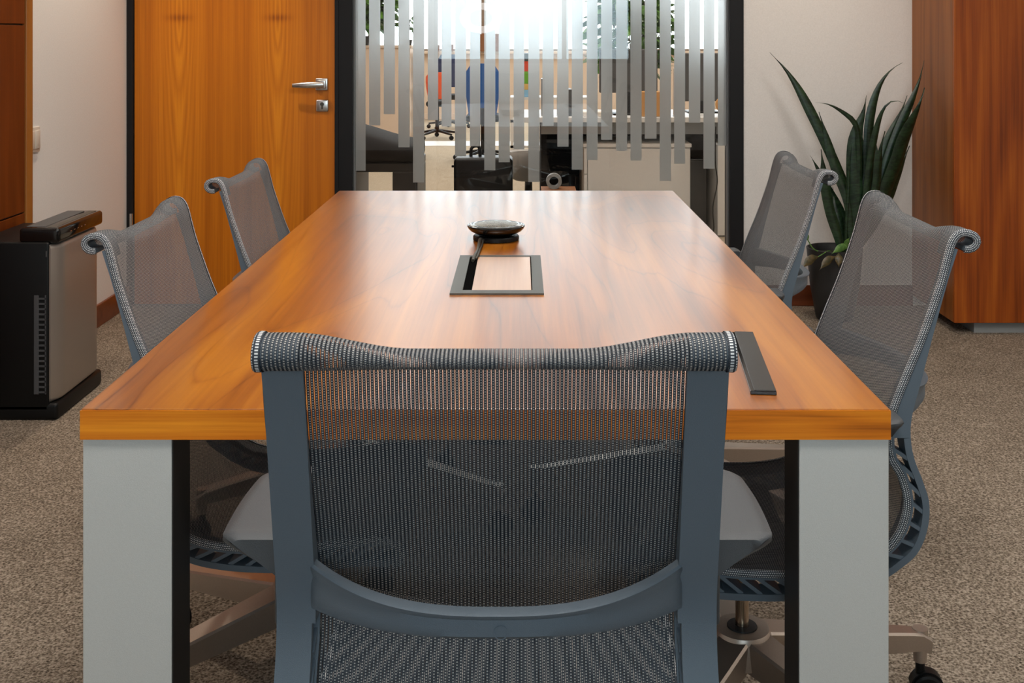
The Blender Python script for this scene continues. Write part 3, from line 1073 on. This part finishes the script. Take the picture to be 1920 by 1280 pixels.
def make_base(t, rot):
    b = obj('star_base', base_bm(), M['base_metal'], t, 40)
    b.rotation_euler = (0, 0, rot)
    bm = lathe(bmesh.new(), [(.0130, .214), (.027, .214), (.027, .219), (.0130, .220), (.0130, .214)], 32)
    obj('hub_cap', bm, M['dark_plastic'], b, 40)
    for k in range(5):
        a = 2 * PI * k / 5
        c = obj('caster', caster_bm(), M['black'], b, 40)
        c.location = (.400 * math.cos(a), .400 * math.sin(a), 0)
        c.rotation_euler = (0, 0, a + 1.1 + .9 * k)
    return b

CHAIRS = [  # x, y, facing (rotation of local +Y), height of the seat against the drawn one, world angle of a base leg, label
    (-.026, 1.466, 0.0, .010, R(100), 'blue-grey mesh swivel chair at the near end of the table, seen from behind'),
    (.408, 2.095, PI / 2, -.006, R(20), 'grey mesh swivel chair at the table side, beside the black bar'),
    (.437, 3.03, PI / 2, -.018, R(30), 'grey mesh swivel chair at the far side corner, in front of the snake plant'),
    (-.442, 2.27, -PI / 2, -.042, R(216), 'grey mesh swivel chair between the table and the air purifier'),
    (-.442, 3.06, -PI / 2, -.042, R(200), 'grey mesh swivel chair pulled up to the table in front of the wooden door'),
]
proto = make_chair()
for i, (x, y, rz, lift, ba, label) in enumerate(CHAIRS):
    c = proto if i == 0 else dup_tree(proto)
    c['label'] = label
    c.location = (x, y, 0)
    c.rotation_euler = (0, 0, rz)
    for ch in c.children:
        ch.location.z = lift
    CHAIRS[i] = (c, rz, ba)
for i, (c, rz, ba) in enumerate(CHAIRS):
    if i == 0:
        base0 = make_base(c, ba - rz)
        for ch in c.children:
            if ch.name.startswith('armrest'):
                ch.location.z += .030
    else:
        b = dup_tree(base0, c)
        b.rotation_euler = (0, 0, ba - rz)

# ------------------------------------------------------------------ snake plant
pl = thing('snake_plant', 'tall dark snake plant in a charcoal pot against the white wall', 'plant', (1.452, 5.26, 0))
bm = lathe(bmesh.new(), [(0, 0), (.078, 0), (.084, .006), (.112, .16), (.126, .318), (.1275, .328), (.122, .330), (.118, .326), (.112, .29), (0, .288)], 56)
obj('pot', bm, M['pot'], pl, 40)
obj('soil', lathe(bmesh.new(), [(0, .302), (.06, .301), (.114, .294), (.108, .286), (0, .286)], 40), M['soil'], pl, 60)
def leaf_blade(pts, width, fold=.25, tipr=.55, base=.5, thick=.0022, face=None):
    P = catmull(pts, 26)
    bm = bmesh.new()
    rings = []
    view = Vector((.15, 1, .1)).normalized() if face is None else face
    for i, p in enumerate(P):
        s = i / 25
        t = (P[min(i + 1, 25)] - P[max(i - 1, 0)]).normalized()
        a = t.cross(view).normalized()
        n = a.cross(t).normalized()
        w = width * .5 * (base + (1 - base) * sstep(0, .35, s)) * (1 - sstep(tipr, 1.0, s) ** 1.15 * .985)
        f = n * (w * fold)
        rings.append([p - a * w + f, p - a * w * .5 + f * .25 - n * thick, p - n * thick * 1.6, p + a * w * .5 + f * .25 - n * thick,
                      p + a * w + f, p + a * w * .5 + f * .25 + n * thick, p + n * thick * .6, p - a * w * .5 + f * .25 + n * thick])
    return loft(bm, rings)
def zpx(x, y):                                        # zoomed photo coordinates of the plant to frame pixels
    return 1380 + x / 2.207, 60 + y / 2.207
LEAVES = [  # points tip -> base in the enlarged view, width, depth at the tip, depth at the base
    ([(140, 85), (205, 155), (265, 245), (335, 380), (400, 520), (455, 650), (500, 770), (500, 900)], .040, 5.36, 5.27),
    ([(343, 330), (375, 430), (395, 500), (420, 580), (470, 720), (490, 900)], .040, 5.22, 5.22),
    ([(306, 508), (335, 560), (375, 640), (440, 760), (470, 900)], .030, 5.30, 5.28),
    ([(330, 291), (385, 300), (440, 330), (490, 372), (508, 430), (512, 560), (508, 720), (500, 900)], .024, 5.12, 5.24),
    ([(540, 262), (528, 330), (505, 400), (492, 480), (490, 600), (500, 720), (508, 900)], .056, 5.20, 5.22),
    ([(688, 127), (640, 158), (598, 215), (570, 290), (553, 380), (548, 480), (545, 620), (540, 900)], .038, 5.32, 5.30),
    ([(700, 296), (660, 284), (625, 300), (598, 350), (575, 440), (555, 560), (535, 720), (525, 900)], .034, 5.14, 5.22),
    ([(778, 118), (762, 190), (735, 265), (700, 345), (665, 430), (620, 560), (570, 760), (555, 900)], .036, 5.34, 5.30),
    ([(780, 230), (760, 300), (730, 370), (700, 440), (668, 540), (630, 640), (580, 780), (560, 900)], .066, 5.26, 5.26),
    ([(708, 263), (685, 330), (655, 400), (625, 480), (600, 600), (570, 740), (550, 900)], .046, 5.40, 5.32),
    ([(616, 410), (600, 480), (590, 560), (575, 680), (555, 900)], .040, 5.18, 5.22),
    ([(352, 485), (362, 560), (372, 640), (392, 740), (420, 830), (445, 910)], .044, 5.16, 5.20),
    ([(400, 640), (412, 720), (430, 800), (448, 910)], .036, 5.30, 5.24),
    ([(560, 380), (565, 460), (560, 560), (548, 700), (535, 900)], .058, 5.36, 5.30),
    ([(718, 470), (690, 540), (660, 610), (615, 720), (570, 900)], .050, 5.36, 5.31),
    ([(520, 395), (524, 480), (520, 600), (505, 760), (500, 900)], .036, 5.38, 5.31),
    ([(480, 470), (468, 560), (462, 700), (455, 860), (460, 910)], .012, 5.2, 5.22),
]
for pts, w, d0, d1_ in LEAVES:
    n = len(pts)
    P3 = []
    for i, (a, b) in enumerate(pts):
        d = d0 + (d1_ - d0) * (i / (n - 1)) ** .7
        x, y = zpx(a, b)
        v = at(x, y, d)
        v.y = min(v.y, 5.49)
        P3.append(v)
    base = P3[-1]
    base.z = .29
    r = Vector((base.x - 1.452, base.y - 5.26))       # keep the foot inside the pot
    if r.length > .085:
        r = r.normalized() * .085
        base.x, base.y = 1.452 + r.x, 5.26 + r.y
    ang = random.uniform(-.5, .5)
    obj('leaf', leaf_blade(P3[::-1], w * 1.25, .22, .66, .6, face=Vector((math.sin(ang), math.cos(ang), .12))), M['snake'], pl, 60, world=True)
for (x, y, d, tx, ty, w, mt) in ((395, 918, 5.12, 468, 890, .036, 'leaf'), (272, 978, 5.10, 340, 930, .040, 'leaf_brown'), (345, 985, 5.09, 410, 930, .036, 'leaf_brown'),
                                 (425, 975, 5.10, 425, 915, .034, 'leaf_brown'), (278, 832, 5.13, 298, 862, .020, 'leaf'), (470, 850, 5.12, 452, 895, .026, 'leaf')):
    p0, p1 = at(*zpx(tx, ty), d + .03), at(*zpx(x, y), d)
    mid = (p0 + p1) / 2 + Vector((0, -.005, .012))
    obj('small_leaf', leaf_blade([p0, mid, p1], w, .2, .45, .25, .001), M[mt], pl, 60, world=True)
bm = bmesh.new()
tube(bm, [at(*zpx(298, 862), 5.16), at(*zpx(325, 900), 5.17), (1.42, 5.22, .30)], .0025, 8)
tube(bm, [at(*zpx(340, 930), 5.13), at(*zpx(385, 905), 5.17), (1.43, 5.22, .30)], .0022, 8)
obj('stem', bm, M['leaf'], pl, 60, world=True)

# ------------------------------------------------------------------ ring light on a stand beside the camera (seen mirrored in the glass)
rl = thing('ring_light', 'round white ring light on a stand, mirrored in the glass wall', 'lamp', (-.40, -.35, 0))
bm = bmesh.new()
rings = []
def torus(bm, R0, r0, M4, n=48, m=14):
    t = bmesh.new()
    V = [[t.verts.new(((R0 + r0 * math.cos(2 * PI * j / m)) * math.cos(2 * PI * i / n), (R0 + r0 * math.cos(2 * PI * j / m)) * math.sin(2 * PI * i / n), r0 * .6 * math.sin(2 * PI * j / m))) for j in range(m)] for i in range(n)]
    for i in range(n):
        for j in range(m):
            t.faces.new((V[i][j], V[(i + 1) % n][j], V[(i + 1) % n][(j + 1) % m], V[i][(j + 1) % m]))
    merge(bm, t, M4)
    return bm
TM = Matrix.Translation((0, 0, 1.495)) @ Matrix.Rotation(PI / 2, 4, 'X')
obj('ring_tube', torus(bmesh.new(), .165, .05, TM @ Matrix.Diagonal((1, .72, 1, 1))), M['ring_lamp'], rl, 60)
bm = bmesh.new()
cyl(bm, (0, 0, .05), (0, 0, 1.33), .010)
for k in range(3):
    a = 2 * PI * k / 3 + .3
    cyl(bm, (0, 0, .30), (.28 * math.cos(a), .28 * math.sin(a), .008), .008, 10)
obj('stand', bm, M['black'], rl, 40)

# ------------------------------------------------------------------ the office beyond the glass
def put(name, label, cat, group=None, loc=(0, 0, 0), rz=0):
    return thing(name, label, cat, loc, rz, group)
def simple(name, bm, mat, label, cat, group=None, smooth=0):
    return tag(obj(name, bm, M[mat], None, smooth), label, cat, group)
# beige storage cabinet with plant
sc = put('storage_cabinet', 'beige storage cabinet below the leafy plant behind the glass', 'cabinet', loc=(-1.9, 12.1, 0))
obj('carcass', nb(-2.7, -1.155, 11.9, 12.35, .05, 1.19), M['beige'], sc, 0, world=True)
obj('top', nb(-2.72, -1.14, 11.88, 12.37, 1.19, 1.216, .003), M['beige'], sc, 0, world=True)
obj('plinth', nb(-2.68, -1.17, 11.93, 12.3, 0, .05), M['near_black'], sc, 0, world=True)
bm = bmesh.new()
def bush(name, label, cx, cy, z0, rx, rz_, n, pot_h, pot_r, group=None, leaf=.09):
    t = thing(name, label, 'plant', (cx, cy, z0), 0, group)
    obj('pot', lathe(bmesh.new(), [(0, 0), (pot_r * .75, 0), (pot_r, pot_h * .9), (pot_r * 1.03, pot_h), (pot_r * .9, pot_h), (pot_r * .88, pot_h * .9), (0, pot_h * .9)], 32), M['pot'], t, 40)
    bm = bmesh.new()
    sm = bmesh.new()
    for k in range(n):
        a = random.uniform(0, 2 * PI)
        q = math.sqrt(random.random())
        h = random.random()
        p = Vector((rx * q * math.cos(a) * (0.55 + .45 * math.sin(h * PI)), rx * .7 * q * math.sin(a), pot_h * .9 + .03 + leaf * .45 + rz_ * h))
        d = Vector((math.cos(a), math.sin(a), random.uniform(-.7, .5))).normalized()
        side = d.cross(Vector((0, 0, 1))).normalized()
        up = side.cross(d)
        L = leaf * random.uniform(.7, 1.3)
        w = L * .22
        tw = random.uniform(-.8, .8)
        side = (side * math.cos(tw) + up * math.sin(tw))
        pts = [p, p + d * L * .35 + side * w + up * .008, p + d * L * .7 + side * w * .7, p + d * L - up * .02, p + d * L * .7 - side * w * .7, p + d * L * .35 - side * w + up * .008]
        vs = [bm.verts.new(v) for v in pts]
        th = [bm.verts.new(v - up * .0012) for v in pts]
        bm.faces.new(vs)
        bm.faces.new(th[::-1])
        for j in range(6):
            bm.faces.new((vs[j], vs[(j + 1) % 6], th[(j + 1) % 6], th[j]))
        if k % 9 == 0:
            tube(sm, [(0, 0, pot_h * .85), (p.x * .3, p.y * .3, p.z * .6), p], .0035, 6, 8)
    obj('foliage', bm, M['foliage'], t, 0)
    obj('stem', sm, M['leaf_brown'], t, 60)
    return t
bush('leafy_plant', 'bushy green plant on top of the beige cabinet behind the glass', -1.70, 12.1, 1.216, .32, .60, 520, .10, .11, 'plants in the office', .24)
bush('leafy_plant', 'small sprawling plant at the end of the beige cabinet top', -1.19, 12.05, 1.216, .07, .15, 26, .06, .045, 'plants in the office', .13)
# dark lounge seat
ls_ = put('lounge_seat', 'low black lounge seat just behind the glass beside the door frame', 'seat', loc=(-1.1, 8.0, 0))
bm = bmesh.new()
rings = []
for k in range(13):
    s = k / 12
    x = -1.62 + s * .92
    zt = .70 - .13 * sstep(.35, 1, s)
    ring = [Vector((x, 7.75 + .5 * (0.5 - .5 * math.cos(0)), .46))]
    ring = []
    for a in range(16):
        an = 2 * PI * a / 16
        cy, cz = 8.05, (.44 + zt) / 2
        e = lambda v: math.copysign(abs(v) ** .5, v)
        sh = 1 if 0 < k < 12 else .82
        ring.append(Vector((x, cy + .36 * sh * e(math.cos(an)), cz + (zt - .44) / 2 * sh * e(math.sin(an)))))
    rings.append(ring)
loft(bm, rings)
obj('cushion', bm, M['near_black'], ls_, 60, world=True)
obj('frame', nb(-1.62, -.70, 7.72, 8.40, .385, .445, .01), M['black'], ls_, 0, world=True)
obj('side_panel', nb(-1.36, -1.12, 7.72, 8.40, 0, .39, .01), M['black'], ls_, 0, world=True)
obj('side_panel', nb(-.87, -.70, 7.72, 8.40, 0, .39, .01), M['black'], ls_, 0, world=True)
# white shelving post beside the cabinet
sh = put('shelf_rack', 'narrow black and white shelf rack at the end of the beige cabinet', 'shelf', loc=(-1.08, 12.1, 0))
for z in (.30, .52, .74, .96, 1.12):
    obj('shelf', nb(-1.125, -1.04, 11.95, 12.3, z, z + .02), M['white'], sh, 0, world=True)
obj('back_panel', nb(-1.10, -1.045, 12.25, 12.30, 0, 1.15), M['near_black'], sh, 0, world=True)
# swivel chairs
def swivel(name, label, x, y, mat, zb0, zb1, w, group, rz=0):
    t = thing(name, label, 'chair', (x, y, 0), rz, group)
    bm = bmesh.new()
    rings = []
    for k in range(13):
        s = k / 12
        z = zb0 + (zb1 - zb0) * s
        hw = w / 2 * (.78 + .22 * math.sin(min(1, s * 1.4) * PI / 2)) * (1 - .35 * sstep(.75, 1, s) ** 2)
        rings.append([Vector((q * hw, -.20 - .05 * s + .03 * (q * q) + dy, z)) for q, dy in ((-1, .0), (-.5, -.022), (0, -.028), (.5, -.022), (1, 0), (.9, .022), (0, .02), (-.9, .022))])
    loft(bm, rings)
    obj('backrest', bm, M[mat], t, 60)
    obj('seat', nb(-w / 2, w / 2, -.2, .25, .42, .49, .03, 3), M['near_black'], t, 40)
    bm = bmesh.new()
    box(bm, -.03, .03, -.25, -.20, .40, zb0 + .1)
    obj('back_bar', bm, M['black'], t, 0)
    bm = bmesh.new()
    cyl(bm, (0, 0, .08), (0, 0, .42), .025)
    obj('column', bm, M['black'], t, 40)
    bm = bmesh.new()
    for k in range(5):
        a = 2 * PI * k / 5 + .4
        cyl(bm, (0, 0, .11), (.30 * math.cos(a), .30 * math.sin(a), .07), .02, 10, .013)
    b = obj('star_base', bm, M['black'], t, 40)
    for k in range(5):
        a = 2 * PI * k / 5 + .4
        c = obj('caster', lathe(bmesh.new(), [(0, -.02), (.028, -.02), (.03, 0), (.028, .02), (0, .02)], 20, M=Matrix.Rotation(PI / 2, 4, 'X')), M['black'], b, 40)
        c.location = (.30 * math.cos(a), .30 * math.sin(a), .03)
    return t
swivel('swivel_chair', 'office swivel chair with a bright blue back behind the glass', -.395, 12.0, 'blue', .47, 1.03, .36, 'swivel chairs in the office')
swivel('swivel_chair', 'office swivel chair with an orange back near the far windows', -1.07, 14.6, 'orange', .52, .86, .26, 'swivel chairs in the office')
swivel('swivel_chair', 'office swivel chair with a navy back in front of the window ledge', -1.02, 16.2, 'navy', .60, 1.06, .30, 'swivel chairs in the office')
# black bag
bg_ = put('travel_bag', 'square black travel bag standing on the office carpet', 'bag', loc=(-.27, 8.0, 0))
obj('body', nb(-.465, -.055, 7.9, 8.14, 0.0, .462, .03, 4), M['black'], bg_, 40, world=True)
obj('handle', tube(bmesh.new(), [(-.35, 8.02, .455), (-.345, 8.02, .52), (-.31, 8.02, .535), (-.29, 8.02, .52), (-.285, 8.02, .455)], .012, 10, 24), M['black'], bg_, 60, world=True)
obj('side_strap', nb(-.485, -.460, 8.0, 8.02, .385, .40, .003), M['near_black'], bg_, 0, world=True)
# grey stool
stl = put('tub_chair', 'pale grey tub chair on a black pedestal behind the glass', 'chair', loc=(.06, 8.5, 0))
bm = lathe(bmesh.new(), [(0, .235), (.10, .235), (.145, .26), (.165, .34), (.165, .42), (.15, .45), (.125, .44), (.12, .40), (0, .395)], 32)
obj('seat', bm, M['grey_soft'], stl, 50)
bm = lathe(bmesh.new(), [(0, 0), (.13, 0), (.13, .012), (.03, .03), (.028, .235), (0, .235)], 32)
obj('pedestal', bm, M['black'], stl, 40)
# desk with modesty panel
dk = put('office_desk', 'long white office desk with grey front panel behind the glass', 'desk', loc=(1.0, 7.95, 0))
obj('desktop', nb(.02, 2.6, 7.55, 8.35, .735, .77, .003), M['white'], dk, 0, world=True)
obj('front_panel', nb(.14, 2.58, 7.70, 7.72, .645, .735), M['desk_grey'], dk, 0, world=True)
obj('back_panel', nb(.14, 2.58, 8.30, 8.32, .0, .735), M['near_black'], dk, 0, world=True)  # added black panel, keeps the view under the desk dark
obj('leg', nb(.14, .18, 7.75, 8.3, 0, .735), M['near_black'], dk, 0, world=True)
obj('leg', nb(2.54, 2.58, 7.75, 8.3, 0, .735), M['near_black'], dk, 0, world=True)
pc_ = put('drawer_cabinet', 'wide white drawer cabinet under the office desk', 'cabinet', 'white cabinets under the desk', (.78, 7.8, 0))
obj('carcass', nb(.424, 1.137, 7.62, 8.2, 0, .565), M['white'], pc_, 0, world=True)
obj('top', nb(.418, 1.143, 7.60, 8.21, .565, .590, .003), M['white'], pc_, 0, world=True)
obj('drawer', nb(.45, 1.133, 7.605, 7.622, .02, .555, .002), M['white'], pc_, 0, world=True)
for z in (.03, .21, .39):
    obj('edge_panel', nb(.424, .446, 7.605, 7.622, z, z + .17, .002), M['white'], pc_, 0, world=True)
p2_ = put('drawer_cabinet', 'white drawer cabinet at the foot of the black glass-wall post', 'cabinet', 'white cabinets under the desk', (1.5, 7.6, 0))
obj('carcass', nb(1.285, 1.75, 7.425, 7.90, 0, .598), M['desk_grey'], p2_, 0, world=True)
obj('drawer', nb(1.285, 1.75, 7.41, 7.424, .01, .598, .002), M['white'], p2_, 0, world=True)
pt = put('computer_tower', 'glossy black computer tower between the two white cabinets', 'computer', loc=(1.22, 7.95, 0))
obj('case', nb(1.150, 1.275, 7.78, 8.2, 0, .47, .006), M['gloss_black'], pt, 0, world=True)
obj('front_bezel', nb(1.155, 1.270, 7.765, 7.782, .01, .46, .004), M['dark_grey'], pt, 0, world=True)
bg2 = put('shoulder_bag', 'black bag on top of the computer tower', 'bag', loc=(1.24, 8.0, .47))
obj('body', nb(1.16, 1.28, 7.80, 8.1, .471, .62, .04, 4), M['near_black'], bg2, 40, world=True)
tag(obj('power_cord', tube(bmesh.new(), [(1.270, 7.40, .72), (1.265, 7.395, .5), (1.278, 7.39, .36), (1.25, 7.39, .2), (1.255, 7.39, .05), (1.23, 7.40, .004)], .004, 8, 40), M['black'], None, 60),
    'thin black cord hanging beside the white drawer cabinet', 'cord')
def monitor(cx, y, z0, w, h, label):
    t = thing('monitor', label, 'monitor', (cx, y, .77), 0, 'monitors on the office desk')
    obj('screen_back', nb(-w / 2, w / 2, 0, .028, z0 - .77, z0 - .77 + h, .008, 2), M['dark_grey'], t, 0)
    obj('stand', nb(-.03, .03, .028, .05, .01, z0 - .77 + h * .6, .003), M['black'], t, 0)
    obj('foot', nb(-.11, .11, -.06, .12, 0, .012, .003), M['black'], t, 0)
monitor(.74, 7.80, .92, .40, .30, 'dark monitor on the office desk below the green plant')
monitor(1.28, 8.0, .85, .36, .34, 'dark monitor on the office desk nearest the black post')
bush('leafy_plant', 'bright green bushy plant rising behind the office desk monitors', .80, 8.22, .771, .27, .55, 420, .20, .10, 'plants in the office', .15)
def carton(bmx, mat, label, name='cardboard_box', group='boxes in the office'):
    return simple(name, bmx, mat, label, 'box', group)
carton(nb(.81, 1.00, 7.60, 7.74, .771, .935, .002), 'carton', 'orange-brown cardboard box on the office desk')
simple('document_box', nb(1.045, 1.09, 7.60, 7.80, .771, 1.09, .002), 'paper', 'tall narrow cream document box on the office desk', 'box', 'boxes in the office')
simple('paper_tray', nb(.42, .60, 7.6, 7.8, .771, .80, .002), 'paper', 'flat pale paper tray on the office desk', 'tray')
simple('book', nb(.25, .30, 7.65, 7.85, .771, .99, .002), 'paper', 'pale upright book on the office desk below the light-blue card', 'book', 'books on the office desk')
simple('book', nb(.31, .345, 7.65, 7.85, .771, .95, .002), 'dark_grey', 'dark upright book on the office desk', 'book', 'books on the office desk')
simple('desk_organizer', nb(.14, .20, 7.66, 7.85, .771, 1.02, .002), 'desk_grey', 'grey upright desk organizer at the end of the office desk', 'organizer')
simple('cable_coil', torus(bmesh.new(), .045, .010, Matrix.Translation((1.36, 7.62, .85)) @ Matrix.Rotation(R(80), 4, 'X')), 'carton', 'orange coiled cable at the end of the office desk', 'cable', None, 60)
simple('cable_stand', nb(1.34, 1.40, 7.64, 7.70, .771, .92, .004), 'black', 'small black stand behind the orange cable coil', 'stand')
# white rack with coloured boxes
rk = put('white_rack', 'low white two-shelf rack carrying the coloured boxes', 'shelf', loc=(.2, 11.3, 0))
for z in (.22, .47, .69):
    obj('shelf', nb(-.10, .75, 11.1, 11.5, z, z + .025), M['white'], rk, 0, world=True)
for x in (-.10, .72):
    for y in (11.1, 11.47):
        obj('post', nb(x, x + .03, y, y + .03, 0, .69), M['white'], rk, 0, world=True)
z = .716
for h, mt, nm in ((.07, 'sky_card', 'pale blue'), (.06, 'yellow', 'straw-coloured'), (.12, 'green', 'green'), (.10, 'red', 'red'), (.08, 'dark_grey', 'dark grey')):
    simple('storage_box', nb(.01, .13, 11.15, 11.4, z, z + h - .001, .003), mt, nm + ' box in the coloured stack on the white rack', 'box', 'coloured boxes on the white rack')
    z += h
# cardboard and tape roll on the floor
carton(nb(.133, .356, 7.22, 7.45, 0, .325, .002), 'brown', 'brown box on the floor in front of the office desk, below the tape roll')
tr = put('tape_roll', 'grey round tape roll leaning in front of the brown box', 'tape', loc=(.215, 7.33, .395))
bm = lathe(bmesh.new(), [(.030, -.025), (.050, -.025), (.050, .025), (.030, .025), (.030, -.025)], 36, M=Matrix.Translation((0, 0, -.02)) @ Matrix.Rotation(PI / 2, 4, 'X'))
obj('ring', bm, M['desk_grey'], tr, 40)
# on the window ledge
carton(nb(-.66, -.33, 17.90, 18.05, 1.081, 1.36, .003), 'brown', 'brown box standing on the far window ledge')
carton(nb(-1.37, -1.28, 17.92, 18.05, 1.081, 1.18, .003), 'brown', 'small brown box at the window ledge, first from the plant', 'ledge_box')
carton(nb(-1.17, -1.06, 17.92, 18.05, 1.081, 1.19, .003), 'brown', 'small brown box on the window ledge above the navy chair', 'ledge_box')
